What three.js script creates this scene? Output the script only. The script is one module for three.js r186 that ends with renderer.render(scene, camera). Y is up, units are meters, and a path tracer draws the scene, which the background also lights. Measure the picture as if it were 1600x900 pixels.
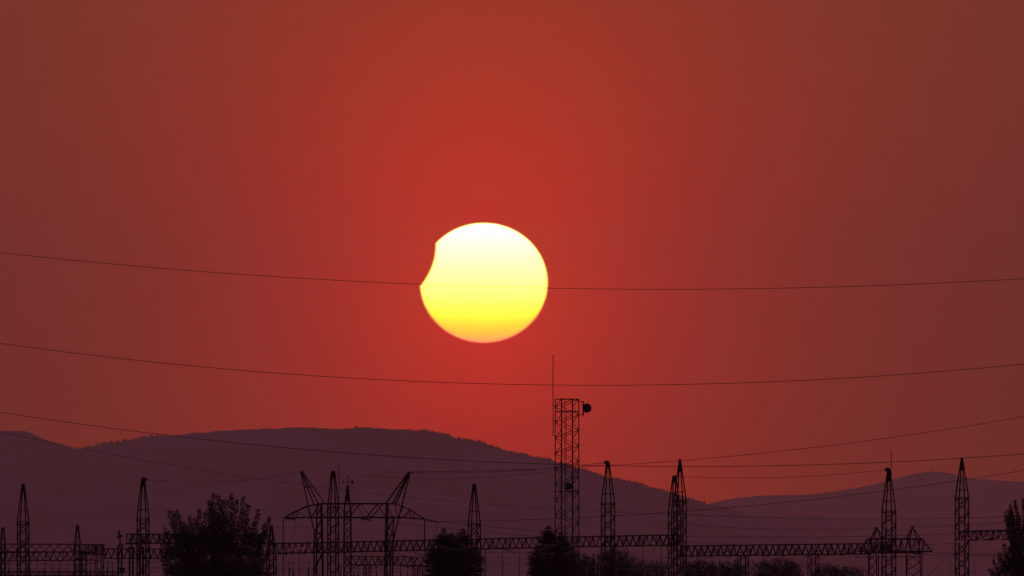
import * as THREE from 'three';
import { Brush, Evaluator, SUBTRACTION } from 'three-bvh-csg';
import { mergeGeometries } from 'three/addons/utils/BufferGeometryUtils.js';
import { ImprovedNoise } from 'three/addons/math/ImprovedNoise.js';

// ---------------------------------------------------------------- camera
const F = 21922;                       // focal length in pixels of the 1600 px wide photograph (sun = 0.53 degrees)
const EYE = new THREE.Vector3(0, 1.6, 0);
const HORIZON = 1010;                  // pixel row of eye level
const PITCH = Math.atan((HORIZON - 450) / F);
const scene = new THREE.Scene();
const camera = new THREE.PerspectiveCamera(2 * Math.atan(450 / F) * 180 / Math.PI, 16 / 9, 20, 90000);
camera.position.copy(EYE);
camera.rotation.set(PITCH, 0, 0);
scene.add(camera);

// a photograph pixel at a distance, as a point of the place
const rotX = new THREE.Matrix4().makeRotationX(PITCH);
function P(x, y, D) {
  return new THREE.Vector3((x - 800) / F * D, -(y - 450) / F * D, -D).applyMatrix4(rotX).add(EYE);
}
const V = (x, y, z) => new THREE.Vector3(x, y, z);
const lerp = (a, b, t) => a + (b - a) * t;
let seed = 7;
function rnd() { seed = (seed * 1664525 + 1013904223) >>> 0; return seed / 4294967296; }
const rr = (a, b) => a + (b - a) * rnd();
const noise = new ImprovedNoise();

// ---------------------------------------------------------------- sky (air only), sun, air
const SUN_D = 50000;
const SUN_AT = P(756, 442, SUN_D);
const sunDir = SUN_AT.clone().sub(EYE).normalize();
{
  const W = 4096, H = 2048, data = new Float32Array(W * H * 4);
  const saz = Math.atan2(sunDir.z, sunDir.x), sel = Math.asin(sunDir.y);
  const k = F;                                           // radians -> photo pixels near the sun
  for (let j = 0; j < H; j++) {
    const el = ((j + 0.5) / H - 0.5) * Math.PI, up = Math.max(0, Math.sin(el)), ce = Math.cos(el);
    for (let i = 0; i < W; i++) {
      const az = ((i + 0.5) / W - 0.5) * 2 * Math.PI;
      let da = az - saz; if (da > Math.PI) da -= 2 * Math.PI; if (da < -Math.PI) da += 2 * Math.PI;
      const dx = da * ce * k, dy = (el - sel) * k;
      const r2 = (dx * dx + (dy > 0 ? dy * dy * 1.02 : dy * dy * 0.72));
      const g = 1 / (1 + r2 / (345 * 345));              // aureole in the haze
      const gw = 1 / (1 + r2 / (3000 * 3000));           // wide glow round the sunset
      const gn = 1 / Math.pow(1 + (dx * dx + (dy + 60) * (dy + 60)) / (115 * 115), 1.6);
      const o = (j * W + i) * 4;
      const z = Math.pow(up, 0.85), c2 = 0.5 + 0.5 * (Math.cos(el) * Math.cos(da) * Math.cos(sel) + Math.sin(el) * Math.sin(sel)), w = 0.22 + 1.25 * c2 * c2;   // dusk: dimmer away from the sunset
      data[o]     = w * lerp(0.030, 0.05, z) + 0.05 * gw + 1.38 * g + 0.5 * gn;
      data[o + 1] = w * lerp(0.014, 0.075, z) + 0.006 * gw + 0.010 * g + 0.008 * gn + 0.028 * Math.sqrt(g) * Math.min(1, Math.max(0, dy / 450));
      data[o + 2] = Math.max(0, w * lerp(0.030, 0.22, z) - 0.056 * gw);
      data[o + 3] = 1;
    }
  }
  const t = new THREE.DataTexture(data, W, H, THREE.RGBAFormat, THREE.FloatType);
  t.mapping = THREE.EquirectangularReflectionMapping;
  t.magFilter = t.minFilter = THREE.LinearFilter;
  t.needsUpdate = true;
  scene.background = t; scene.environment = t;
}
const sunLight = new THREE.DirectionalLight(new THREE.Color().setRGB(1, 0.2, 0.13), 1.9);
sunLight.name = 'sunlight';
{
  const a = Math.atan2(sunDir.x, -sunDir.z), e = Math.asin(sunDir.y) + 2.5 * Math.PI / 180;
  sunLight.position.set(Math.sin(a) * Math.cos(e), Math.sin(e), -Math.cos(a) * Math.cos(e)).multiplyScalar(1500).add(V(0, 0, -1250));
}
sunLight.target.position.set(0, 0, -1250);
sunLight.castShadow = true; sunLight.shadow.radius = 1;
Object.assign(sunLight.shadow.camera, { left: -120, right: 120, top: 120, bottom: -120, near: 1, far: 4000 });
scene.add(sunLight, sunLight.target);
const renderer = new THREE.WebGLRenderer();
renderer.toneMapping = THREE.LinearToneMapping;
renderer.toneMappingExposure = 1;
renderer.shadowMap.enabled = true;
scene.fog = new THREE.FogExp2(new THREE.Color().setRGB(0.95, 0.77, 0.58), 2.6e-5);

// ---------------------------------------------------------------- names and labels
const used = {};
function numbered(n) { const k = used[n] = (used[n] ?? -1) + 1; return k ? n + '_' + String(k).padStart(3, '0') : n; }
function tag(o, label, category, group) {
  o.userData.label = label; o.userData.category = category; if (group) o.userData.group = group; return o;
}
function thing(name, pos, label, category, group) {
  const g = new THREE.Group(); g.name = numbered(name); g.position.copy(pos); scene.add(g);
  return tag(g, label, category, group);
}
function part(name, geo, m, parent) {
  const o = new THREE.Mesh(geo, m); o.name = name; o.castShadow = o.receiveShadow = true; parent.add(o); return o;
}
function solo(name, geo, m, pos, label, category, group) {
  const o = new THREE.Mesh(geo, m); o.name = numbered(name); o.position.copy(pos); o.castShadow = o.receiveShadow = true;
  scene.add(o); return tag(o, label, category, group);
}
function structure(name, geo, m) {
  const o = new THREE.Mesh(geo, m); o.name = name; o.userData.kind = 'structure'; o.receiveShadow = o.castShadow = true; scene.add(o); return o;
}

// ---------------------------------------------------------------- materials
function noiseMap(size, fn) {
  const d = new Uint8Array(size * size * 4);
  for (let y = 0; y < size; y++) for (let x = 0; x < size; x++) {
    const c = fn(x / size, y / size), o = (y * size + x) * 4;
    d[o] = 255 * c[0]; d[o + 1] = 255 * c[1]; d[o + 2] = 255 * c[2]; d[o + 3] = 255;
  }
  const t = new THREE.DataTexture(d, size, size); t.wrapS = t.wrapT = THREE.RepeatWrapping; t.magFilter = THREE.LinearFilter;
  t.colorSpace = THREE.SRGBColorSpace; t.needsUpdate = true; return t;
}
const fbm = (x, y, z) => { let s = 0, a = 0.5; for (let i = 0; i < 5; i++) { s += a * noise.noise(x, y, z); x *= 2.03; y *= 2.03; a *= 0.5; } return s; };
// tiles: blend two shifted copies
const tiled = (u, v, f, z) => { const a = u, b = v; return (1 - a) * (1 - b) * fbm(u * f, v * f, z) + a * (1 - b) * fbm((u - 1) * f, v * f, z) + (1 - a) * b * fbm(u * f, (v - 1) * f, z) + a * b * fbm((u - 1) * f, (v - 1) * f, z); };
const steelMap = noiseMap(128, (u, v) => { const n = 0.62 + 0.5 * tiled(u, v, 5, 1.3), r = Math.max(0, tiled(u, v, 9, 4.2)) * 0.5; return [n, n * (1 - 0.35 * r), n * (1 - 0.6 * r)].map((c) => Math.min(1, Math.max(0, c))); });
const steel = new THREE.MeshStandardMaterial({ name: 'galvanised_steel', map: steelMap, color: new THREE.Color().setRGB(0.055, 0.052, 0.054), roughness: 0.85 });
const steelFar = new THREE.MeshStandardMaterial({ name: 'weathered_steel', map: steelMap, color: new THREE.Color().setRGB(0.07, 0.066, 0.07), roughness: 0.7 });
const cableMat = new THREE.MeshPhysicalMaterial({ name: 'cable', color: new THREE.Color().setRGB(0.07, 0.065, 0.065), roughness: 1, specularIntensity: 0.15 });
const porcelain = new THREE.MeshPhysicalMaterial({ name: 'brown_porcelain', color: new THREE.Color().setRGB(0.08, 0.04, 0.03), roughness: 0.5, clearcoat: 0.15, clearcoatRoughness: 0.5 });
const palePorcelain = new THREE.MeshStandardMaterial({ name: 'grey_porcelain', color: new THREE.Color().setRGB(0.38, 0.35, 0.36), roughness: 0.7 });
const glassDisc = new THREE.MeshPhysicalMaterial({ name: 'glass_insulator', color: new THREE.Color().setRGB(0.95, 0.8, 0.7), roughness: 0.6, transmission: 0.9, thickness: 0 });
const greyPaint = new THREE.MeshStandardMaterial({ name: 'grey_paint', color: new THREE.Color().setRGB(0.12, 0.12, 0.12), roughness: 0.7 });
const dishMat = new THREE.MeshStandardMaterial({ name: 'dish_shell', color: new THREE.Color().setRGB(0.13, 0.125, 0.13), roughness: 0.8 });
const bark = new THREE.MeshStandardMaterial({ name: 'bark', color: new THREE.Color().setRGB(0.07, 0.05, 0.035), roughness: 0.95 });
const leafA = new THREE.MeshStandardMaterial({ name: 'broad_leaves', color: new THREE.Color().setRGB(0.05, 0.07, 0.03), roughness: 0.8, side: THREE.DoubleSide });
const leafB = new THREE.MeshStandardMaterial({ name: 'needles', color: new THREE.Color().setRGB(0.035, 0.055, 0.03), roughness: 0.9, side: THREE.DoubleSide });
const darkCasing = new THREE.MeshStandardMaterial({ name: 'dark_casing', color: new THREE.Color().setRGB(0.04, 0.04, 0.045), roughness: 0.8 });

// ---------------------------------------------------------------- ground and hills
const gmap = noiseMap(256, (u, v) => { const n = 0.5 + 0.8 * tiled(u, v, 6, 2.2); const m = 0.5 + 0.7 * tiled(u, v, 14, 8.1); return [0.32 + 0.16 * n, 0.31 + 0.14 * m, 0.2 + 0.08 * n]; });
{
  const g = new THREE.PlaneGeometry(9000, 32000, 30, 80); g.rotateX(-Math.PI / 2); g.translate(0, 0, -15500);
  const uv = g.attributes.uv; for (let i = 0; i < uv.count; i++) uv.setXY(i, uv.getX(i) * 300, uv.getY(i) * 1066);
  structure('ground', g, new THREE.MeshStandardMaterial({ name: 'dry_grass', map: gmap, roughness: 1 }));
}
function profile(pts) {
  return (x) => {
    if (x <= pts[0][0]) return pts[0][1];
    for (let i = 1; i < pts.length; i++) if (x <= pts[i][0]) {
      const [x0, y0] = pts[i - 1], [x1, y1] = pts[i]; const t = (x - x0) / (x1 - x0);
      const m = (k) => k <= 0 || k >= pts.length - 1 ? 0 : (pts[k + 1][1] - pts[k - 1][1]) / (pts[k + 1][0] - pts[k - 1][0]);
      const h = x1 - x0, a = m(i - 1) * h, b = m(i) * h;
      return (2 * t ** 3 - 3 * t ** 2 + 1) * y0 + (t ** 3 - 2 * t ** 2 + t) * a + (-2 * t ** 3 + 3 * t ** 2) * y1 + (t ** 3 - t ** 2) * b;
    }
    return pts[pts.length - 1][1];
  };
}
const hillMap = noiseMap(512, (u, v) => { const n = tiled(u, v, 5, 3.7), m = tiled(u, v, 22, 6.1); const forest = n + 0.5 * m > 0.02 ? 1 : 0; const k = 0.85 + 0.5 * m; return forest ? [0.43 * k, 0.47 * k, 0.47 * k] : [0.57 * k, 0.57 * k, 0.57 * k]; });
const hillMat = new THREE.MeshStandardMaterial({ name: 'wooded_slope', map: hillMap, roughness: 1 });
function hill(name, pts, D, x0, x1, rough, foot, back) {
  const ridge = profile(pts), nx = Math.round((x1 - x0) / 3), rows = [-1, -0.8, -0.6, -0.42, -0.28, -0.16, -0.07, 0, 0.12, 0.35, 0.7, 1];
  const pos = [], uv = [], idx = [];
  const top = (x) => { const y = ridge(x) + rough * (noise.noise(x * 0.045, 3.1, D * 0.001) * 2.2 + noise.noise(x * 0.16, 7.7, 1) * 1.0 + noise.noise(x * 0.41, 1.7, 5) * 0.55); return P(x, y, D).y; };
  for (let i = 0; i <= nx; i++) {
    const x = lerp(x0, x1, i / nx), X = (x - 800) / F * D, h = top(x);
    rows.forEach((t, j) => {
      const reach = h * 3.2, dist = D + (t < 0 ? t * reach : t * back);
      const s = t < 0 ? Math.pow(1 + t, 1.25) : Math.pow(1 - t, 1.4);
      let y = h * s;
      if (t < -0.01 && t > -0.99) y += 0.05 * h * noise.noise(X * 0.002, t * 5, 2.2) * (1 + t);
      pos.push(X, y - (Math.abs(t) === 1 ? 2 : 0), -dist);
      uv.push(X / 1400, t * 2.2);
      if (i < nx && j < rows.length - 1) { const a = i * rows.length + j, b = a + rows.length; idx.push(a, b, a + 1, b, b + 1, a + 1); }
    });
  }
  const g = new THREE.BufferGeometry();
  g.setAttribute('position', new THREE.Float32BufferAttribute(pos, 3)); g.setAttribute('uv', new THREE.Float32BufferAttribute(uv, 2)); g.setIndex(idx); g.computeVertexNormals();
  structure(name, g, hillMat);
  return top;
}
const NEAR_D = 32000, FAR_D = 46000;
const nearTop = hill('near_hill', [[-900, 700], [-500, 690], [-200, 678], [-60, 674], [30, 674], [50, 677], [62, 684], [92, 693], [122, 701], [150, 696], [200, 688.5], [225, 683], [250, 681], [275, 680], [320, 675], [400, 670.5], [470, 668], [520, 669.5], [552, 669.5], [558, 667.5], [600, 669.5], [640, 672], [680, 675], [710, 684], [745, 690], [790, 704], [830, 712], [870, 722], [920, 737], [960, 748], [1000, 757], [1050, 771], [1100, 786], [1150, 800], [1200, 817], [1260, 835], [1330, 862], [1420, 900], [1700, 980], [2400, 1000]], NEAR_D, -900, 2000, 1, 5000, 4000);
const farTop = hill('far_hill', [[300, 900], [700, 880], [900, 840], [1060, 800], [1120, 784], [1150, 778.5], [1200, 774], [1260, 773], [1310, 767], [1350, 760], [1380, 753], [1410, 745], [1440, 738.5], [1462, 737], [1485, 739.5], [1510, 746], [1550, 749.5], [1600, 753], [1700, 752], [1900, 770], [2500, 790]], FAR_D, 300, 2500, 0.35, 5000, 1500);
const lowTop = hill('low_hill', [[600, 900], [1000, 845], [1120, 808], [1180, 803], [1240, 806], [1290, 806.5], [1400, 814], [1500, 817], [1620, 815], [1800, 820], [2300, 840]], 38000, 600, 2300, 0.6, 4000, 3000);

// trees along the near ridge: one mass of small crowns
{
  const g = new THREE.ConeGeometry(0.5, 1, 6, 2); g.translate(0, 0.5, 0);
  const list = [];
  const put = (x, h, w) => list.push([x, h, w]);
  for (let x = 130; x < 262; x += 1.6) if (rnd() < 0.75) put(x + rr(-1, 1), rr(1.5, 5.6), rr(1.8, 3.6));
  for (let x = 640; x < 1180; x += 1.7) if (noise.noise(x * 0.05, 9.1, 0) > -0.25) put(x + rr(-1, 1), rr(1.2, 4.6), rr(2.4, 5));
  for (let x = 0; x < 120; x += 2) if (rnd() < 0.6) put(x, rr(0.5, 1.5), rr(2, 4));
  for (const [x, h, w] of [[1077, 6, 3], [1101, 6.5, 5], [983, 4, 5], [1002, 4, 6], [1122, 6, 4], [1043, 4, 5], [670, 3.5, 2], [674, 4, 2], [172, 5.5, 1.6], [173.5, 7, 1.4], [196, 5, 2], [206, 4.5, 2], [224, 4, 3]]) put(x, h, w);
  const im = new THREE.InstancedMesh(g, new THREE.MeshStandardMaterial({ name: 'ridge_foliage', color: new THREE.Color().setRGB(0.05, 0.06, 0.04), roughness: 1 }), list.length);
  const s = NEAR_D / F, m = new THREE.Matrix4();
  list.forEach(([x, h, w], i) => { const X = (x - 800) * s; m.compose(V(X, nearTop(x) - 1.5, -NEAR_D), new THREE.Quaternion(), V(w * s, h * s + 1.5, w * s)); im.setMatrixAt(i, m); });
  im.name = 'ridge_trees'; im.userData.kind = 'stuff'; tag(im, 'tiny dark trees standing along the skyline of the near hill', 'trees'); scene.add(im);
}
{ // hut on the near summit, mast on the far one
  const s = NEAR_D / F, D = NEAR_D;
  const g = thing('hilltop_hut', V((557 - 800) * s, nearTop(557) - 2, -D), 'tiny hut on the flat summit of the near hill', 'hut');
  const b = new THREE.BoxGeometry(6 * s, 3 * s, 4 * s); b.translate(0, 1.5 * s, 0); part('wall', b, greyPaint, g);
  const r = new THREE.CylinderGeometry(0.4 * s, 3.2 * s, 1.1 * s, 4); r.rotateY(Math.PI / 4); r.translate(0, 3.5 * s, 0); part('roof', r, bark, g);
  const s2 = FAR_D / F;
  const m = thing('relay_mast', V((1455 - 800) * s2, farTop(1455) - 1, -FAR_D), 'faint slender mast on the summit of the far hill', 'mast');
  const c = new THREE.CylinderGeometry(0.35 * s2, 0.8 * s2, 16 * s2, 6); c.translate(0, 8 * s2, 0); part('shaft', c, greyPaint, m);
  const t = new THREE.CylinderGeometry(0.75 * s2, 0.75 * s2, 1.6 * s2, 8); t.translate(0, 9.6 * s2, 0); part('antenna_drum', t, greyPaint, m);
}

// ---------------------------------------------------------------- the eclipsed sun
{
  const s = SUN_D / F, rx = 101.3 * s, ry = 95 * s;
  const ball = new Brush(new THREE.SphereGeometry(1, 160, 96)); ball.scale.set(rx, ry, rx); ball.updateMatrixWorld(true);
  const moon = new THREE.CylinderGeometry(1, 1, 1, 160); moon.rotateX(Math.PI / 2);
  const mrx = 100 * s, mry = 95 * s, mx = (579.4 - 756) * s, my = -(384.9 - 442) * s;
  const bite = new Brush(moon); bite.scale.set(mrx, mry, rx * 4); bite.position.set(mx, my, 0); bite.updateMatrixWorld(true);
  const ev = new Evaluator(); ev.useGroups = false;
  const res = ev.evaluate(ball, bite, SUBTRACTION);
  const g = res.geometry; const p = g.attributes.position, uv = new Float32Array(p.count * 2);
  for (let i = 0; i < p.count; i++) { uv[i * 2] = p.getX(i) / 2.04 + 0.5; uv[i * 2 + 1] = p.getY(i) * ry / (2.04 * rx) + 0.5; }
  g.setAttribute('uv', new THREE.BufferAttribute(uv, 2));
  const N = 512, d = new Float32Array(N * N * 4), T = 0.33;
  const stops = [[0, 3, 3, 1.5], [0.12, 3, 3, 1.15], [0.22, 2.9, 2.9, 0.9], [0.36, 2.8, 2.8, 0.64], [0.5, 2.6, 2.5, 0.42], [0.6, 2.4, 2.3, 0.27], [0.7, 2.2, 1.85, 0.13], [0.79, 1.9, 1.25, 0.045], [0.87, 1.6, 0.84, 0.04], [0.95, 1.4, 0.64, 0.05], [1, 1.25, 0.5, 0.11]];
  for (let j = 0; j < N; j++) for (let i = 0; i < N; i++) {
    const x = ((i + 0.5) / N - 0.5) * 2.04 * rx, y = ((j + 0.5) / N - 0.5) * 2.04 * rx;
    const rho = Math.hypot(x / rx, y / ry);
    const edge = Math.min((1 - rho) * 98, (Math.hypot((x - mx) / mrx, (y - my) / mry) - 1) * 97);   // photo pixels in from the limb
    const v = Math.min(1, Math.max(0, (ry - y) / (2 * ry) + 0.06 * Math.pow(rho, 6) * (0.7 - 0.3 * y / ry) ));
    let k = 1; while (k < stops.length - 1 && v > stops[k][0]) k++;
    const a = stops[k - 1], b = stops[k], t = Math.min(1, Math.max(0, (v - a[0]) / (b[0] - a[0])));
    const c = [1, 2, 3].map((n) => lerp(a[n], b[n], t));
    const e = Math.min(1, Math.max(0, edge / 6)), e2 = Math.min(1, Math.max(0, edge / 3));       // the limb is cooler: yellow, then red
    const lim = [1.15, lerp(0.6, 0.36, v), lerp(0.03, 0.14, v * v * v)], red = [0.85, lerp(0.16, 0.012, v), lerp(0.02, 0.035, v)];
    const o = (j * N + i) * 4;
    for (let n = 0; n < 3; n++) d[o + n] = lerp(red[n], lerp(lim[n], c[n], e * e * (3 - 2 * e)), e2) / T;
    d[o + 3] = 1;
  }
  const tex = new THREE.DataTexture(d, N, N, THREE.RGBAFormat, THREE.FloatType); tex.magFilter = THREE.LinearFilter; tex.needsUpdate = true;
  const sun = new THREE.Mesh(g, new THREE.MeshBasicMaterial({ name: 'sun_surface', map: tex, fog: true }));
  sun.name = 'sun'; sun.position.copy(SUN_AT); sun.scale.set(rx, ry, rx); scene.add(sun);
  tag(sun, 'glowing yellow setting sun with a bite taken out of its left edge', 'sun');
}

// ---------------------------------------------------------------- steel members
const angleGeo = (() => {                 // rolled L section, 1 x 1, unit length along z
  const t = 0.16, sh = new THREE.Shape();
  sh.moveTo(-0.5, -0.5); sh.lineTo(0.5, -0.5); sh.lineTo(0.5, -0.5 + t); sh.lineTo(-0.5 + t, -0.5 + t); sh.lineTo(-0.5 + t, 0.5); sh.lineTo(-0.5, 0.5); sh.closePath();
  const g = new THREE.ExtrudeGeometry(sh, { depth: 1, bevelEnabled: false }); return g;
})();
const tubeGeo = (() => { const g = new THREE.CylinderGeometry(0.5, 0.5, 1, 8); g.rotateX(Math.PI / 2); g.translate(0, 0, 0.5); return g; })();
const boxGeo = new THREE.BoxGeometry(1, 1, 1);
const zAxis = V(0, 0, 1);
function member(parent, name, a, b, w, m = steel, geo = angleGeo) {
  const d = b.clone().sub(a), len = d.length(), o = part(name, geo, m, parent);
  o.position.copy(a); o.quaternion.setFromUnitVectors(zAxis, d.normalize()); o.scale.set(w, w, len); return o;
}
const S = (D) => D / F;                          // metres per photo pixel at a distance
const heightAt = (y, D) => P(800, y, D).y;
function basePoint(x, D) { const p = P(x, HORIZON, D); p.y = 0; return p; }

const YAW = 24 * Math.PI / 180;
// lattice column with a tapering lightning peak; all heights as photo rows
function tower(label, { x, top, D, half, topHalf = 1.6, shoulder, rings = [], plate = 12, arm = 0, rod = null, yaw = YAW, group, lw = 0.11, bw = 0.06, bay = 11.5, m = steel, bodyHalf = half, bodyAt = null }) {
  const s = S(D), g = thing('lattice_tower', basePoint(x, D), label, 'tower', group);
  const R = half / Math.cos(YAW) * s, Rt = topHalf / Math.cos(YAW) * s, H = heightAt(top, D), Hs = heightAt(shoulder, D);
  const corner = (k, h) => { const r = h <= Hs ? R : lerp(R, Rt, (h - Hs) / (H - Hs)); const a = yaw + k * Math.PI / 2; return V(r * Math.cos(a), h, r * Math.sin(a)); };
  for (let k = 0; k < 4; k++) { member(g, 'leg', corner(k, 0), corner(k, Hs), lw, m); member(g, 'peak_leg', corner(k, Hs), corner(k, H), lw, m); }
  for (const ry of [shoulder, ...rings]) { const h = heightAt(ry, D); for (let k = 0; k < 4; k++) member(g, 'ring_bar', corner(k, h), corner(k + 1, h), bw * 1.15, m); }
  const n = Math.max(2, Math.round(Hs / (bay * s))), db = Hs / n;
  for (let i = 0; i < n; i++) for (let k = 0; k < 4; k++) {
    const f = (i + k) % 2; member(g, 'brace', corner(k + f, Hs - i * db), corner(k + 1 - f, Hs - (i + 1) * db), bw, m);
  }
  // gusseted tip
  const hp = H - plate * s, rp = lerp(R, Rt, (hp - Hs) / (H - Hs));
  const c = new THREE.CylinderGeometry(Rt, rp * 0.86, H - hp, 4, 1, false); c.rotateY(Math.PI / 2 - yaw); c.translate(0, (H + hp) / 2, 0); part('tip_plate', c, m, g);
  if (topHalf > 1.2) { const q = new THREE.BoxGeometry(Rt * 1.5, 0.08, Rt * 1.5); q.rotateY(-yaw); q.translate(0, H + 0.05, 0); part('cap_plate', q, m, g); }
  if (arm) { member(g, 'wire_arm', V(0, H + 0.12, 0), V(arm * s, H + 0.02, 0.1), 0.12, m); const e = new THREE.CylinderGeometry(0.09, 0.13, 0.3, 6); e.translate(arm * s * 0.75, H - 0.05, 0.08); part('wire_clamp', e, m, g); }
  if (rod) {
    const [dx, y0, y1, th] = rod; const a = V(dx * s, heightAt(y1, D), 0.3), b = V(dx * s, heightAt(y0, D), 0.3);
    member(g, 'lightning_rod', a, b, th, m, tubeGeo);
    member(g, 'rod_clamp', V(0, a.y + 0.25, 0.05), V(dx * s, a.y + 0.25, 0.3), 0.06, m);
  }
  return g;
}
const T = {};
T.a = tower('small far lattice tower at the left edge of the photograph', { x: 4.5, top: 825, D: 1520, half: 4.6, shoulder: 853, rings: [842], plate: 5, topHalf: 1.8, lw: 0.1, m: steelFar, bay: 8 });
T.b = tower('tall lattice tower with narrow flat top nearest the left edge', { x: 36, top: 757, D: 1270, half: 9.2, shoulder: 815, rings: [798, 819], plate: 12, topHalf: 1.7 });
T.c = tower('short lattice tower above the left beam, between two tall towers', { x: 121, top: 821, D: 1480, half: 6, shoulder: 860, rings: [840], plate: 7, topHalf: 1.7, lw: 0.1, m: steelFar, bay: 9 });
T.d = tower('lattice tower just left of the big leafy tree', { x: 223.5, top: 748, D: 1240, half: 9.6, shoulder: 810, rings: [796.5, 812.5], plate: 12, topHalf: 2.3, arm: 6 });
T.e = tower('lattice tower half hidden behind the right side of the leafy tree', { x: 424, top: 822, D: 1303, half: 7.5, shoulder: 868, rings: [848], plate: 8, topHalf: 1.6 });
T.f = tower('blunt lattice tower between the two leaning peaks of the portal pylon, thin rod beside', { x: 520.5, top: 737, D: 1300, half: 8.6, shoulder: 792, rings: [808], plate: 10, topHalf: 2.6, rod: [9, 723, 792, 0.05] });
T.g = tower('narrow lattice tower carrying the weather sensor', { x: 543, top: 763, D: 1340, half: 7, shoulder: 800, rings: [786, 812], plate: 20, topHalf: 1.3, yaw: YAW + 0.3 });
T.h = tower('lattice tower rising behind the pair of small spruces', { x: 741, top: 757, D: 1294, half: 9.6, shoulder: 818, rings: [799, 820.5], plate: 11, topHalf: 1.8 });
T.i = tower('lattice tower just right of the communications mast', { x: 950, top: 722, D: 1289, half: 10.4, shoulder: 786, rings: [771.5, 788.5], plate: 9, topHalf: 1.9, arm: -5.5 });
T.j = tower('flat-topped lattice tower close behind a taller pointed one', { x: 1053.8, top: 744, D: 1287, half: 9.6, shoulder: 800, rings: [790], plate: 10, topHalf: 2.2 });
T.k = tower('pointed lattice tower in front of a flat-topped one', { x: 1062.6, top: 717, D: 1255, half: 9.7, shoulder: 782, rings: [768.5, 784], plate: 20, topHalf: 0.7 });
T.l = tower('lattice tower with thin lightning rod above the right-hand portal', { x: 1389, top: 733, D: 1240, half: 10.6, shoulder: 798, rings: [783, 800.5], plate: 19, topHalf: 1.7, arm: -6, rod: [3.6, 703, 745, 0.06] });
T.m = tower('pointed lattice tower farthest right, in front of the far hill', { x: 1503.3, top: 715, D: 1150, half: 10.4, shoulder: 777.5, rings: [765.5, 780], plate: 20, topHalf: 0.7, lw: 0.1 });

// ---------------------------------------------------------------- lattice beams
function beam(label, x0, y0, D0, x1, y1, D1, hpx, bay, { m = steel, cross = false, group, lw = 0.1, bw = 0.056, posts = 5, depth = 0.9 } = {}) {
  const a = P(x0, y0, D0), b = P(x1, y1, D1), base = a.clone();
  const s = (S(D0) + S(D1)) / 2, h = hpx * s; base.y -= h;
  const g = thing('lattice_beam', base, label, 'beam', group);
  const d = b.clone().sub(a), L = d.length(), u = d.clone().normalize(), w = V(-u.z, 0, u.x).normalize().multiplyScalar(depth / 2);
  const at = (t, up, side) => u.clone().multiplyScalar(t).addScaledVector(w, side).add(V(0, up ? h : 0, 0));
  for (const up of [0, 1]) for (const sd of [-1, 1]) member(g, 'chord', at(0, up, sd), at(L, up, sd), lw, m);
  const n = Math.max(2, Math.round(L / (bay * s))), q = L / n;
  for (let i = 0; i < n; i++) for (const sd of [-1, 1]) {
    const f = (i + (sd > 0)) % 2;
    if (cross) { if (sd > 0) { member(g, 'brace', at(i * q, 0, sd), at((i + 1) * q, 1, sd), bw, m); member(g, 'brace', at(i * q, 1, -sd), at((i + 1) * q, 0, -sd), bw, m); } }
    else member(g, 'brace', at(i * q, f, sd), at((i + 1) * q, 1 - f, sd), bw, m);
    if (i % posts === 0) member(g, 'post', at(i * q, 0, sd), at(i * q, 1, sd), bw * 1.3, m);
    if (i % posts === 0 && sd > 0) { member(g, 'tie', at(i * q, 1, -1), at(i * q, 1, 1), bw, m); member(g, 'tie', at(i * q, 0, -1), at(i * q, 0, 1), bw, m); }
  }
  return g;
}
beam('cross-braced beam at the far left between the small tower and the box column', -30, 850, 1486, 128, 850.5, 1480, 12, 16, { cross: true, m: steelFar, bw: 0.06 });
beam('short cross-braced beam running into the box column left of the equipment', 128, 850.5, 1480, 161, 851, 1478, 15, 8, { m: steelFar, bw: 0.06, posts: 1 });
beam('lower dense beam at the far left behind the tall tower', -30, 864, 1548, 150, 862, 1542, 13, 6, { m: steelFar });
beam('dense beam left of the leafy tree, under the equipment heads', 161, 857.5, 1420, 300, 858, 1416, 15, 5.6, { m: steelFar });
beam('raised beam running from the left tower into the leafy tree', 201, 834.5, 1241, 424, 836, 1235, 14, 5.8, {});
beam('main beam span just left of the portal pylon', 424, 849.5, 1303, 520.5, 847.5, 1300, 15.5, 5.7);
beam('main beam span between the portal pylon and the spruces', 520.5, 847.5, 1300, 741, 842.5, 1294, 15.5, 5.7);
beam('main beam span crossed by the communications mast', 741, 842.5, 1294, 950, 838, 1289, 15.5, 5.7);
beam('short main beam span between the mast-side tower and the close pair', 950, 838, 1289, 1060, 835.5, 1286, 16, 5.7);
beam('distant lower beam seen under the main beam right of the portal pylon', 543, 869, 1604, 690, 871, 1600, 13, 5.5, { m: steelFar });
beam('long beam over the dark trees, right of the close pair of towers', 1068, 853, 1300, 1358, 849.5, 1292, 16, 5.6);
beam('beam at the far right running into the branches of the right-hand tree', 1503.3, 830.5, 1150, 1640, 827, 1146, 13.5, 6);

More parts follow.
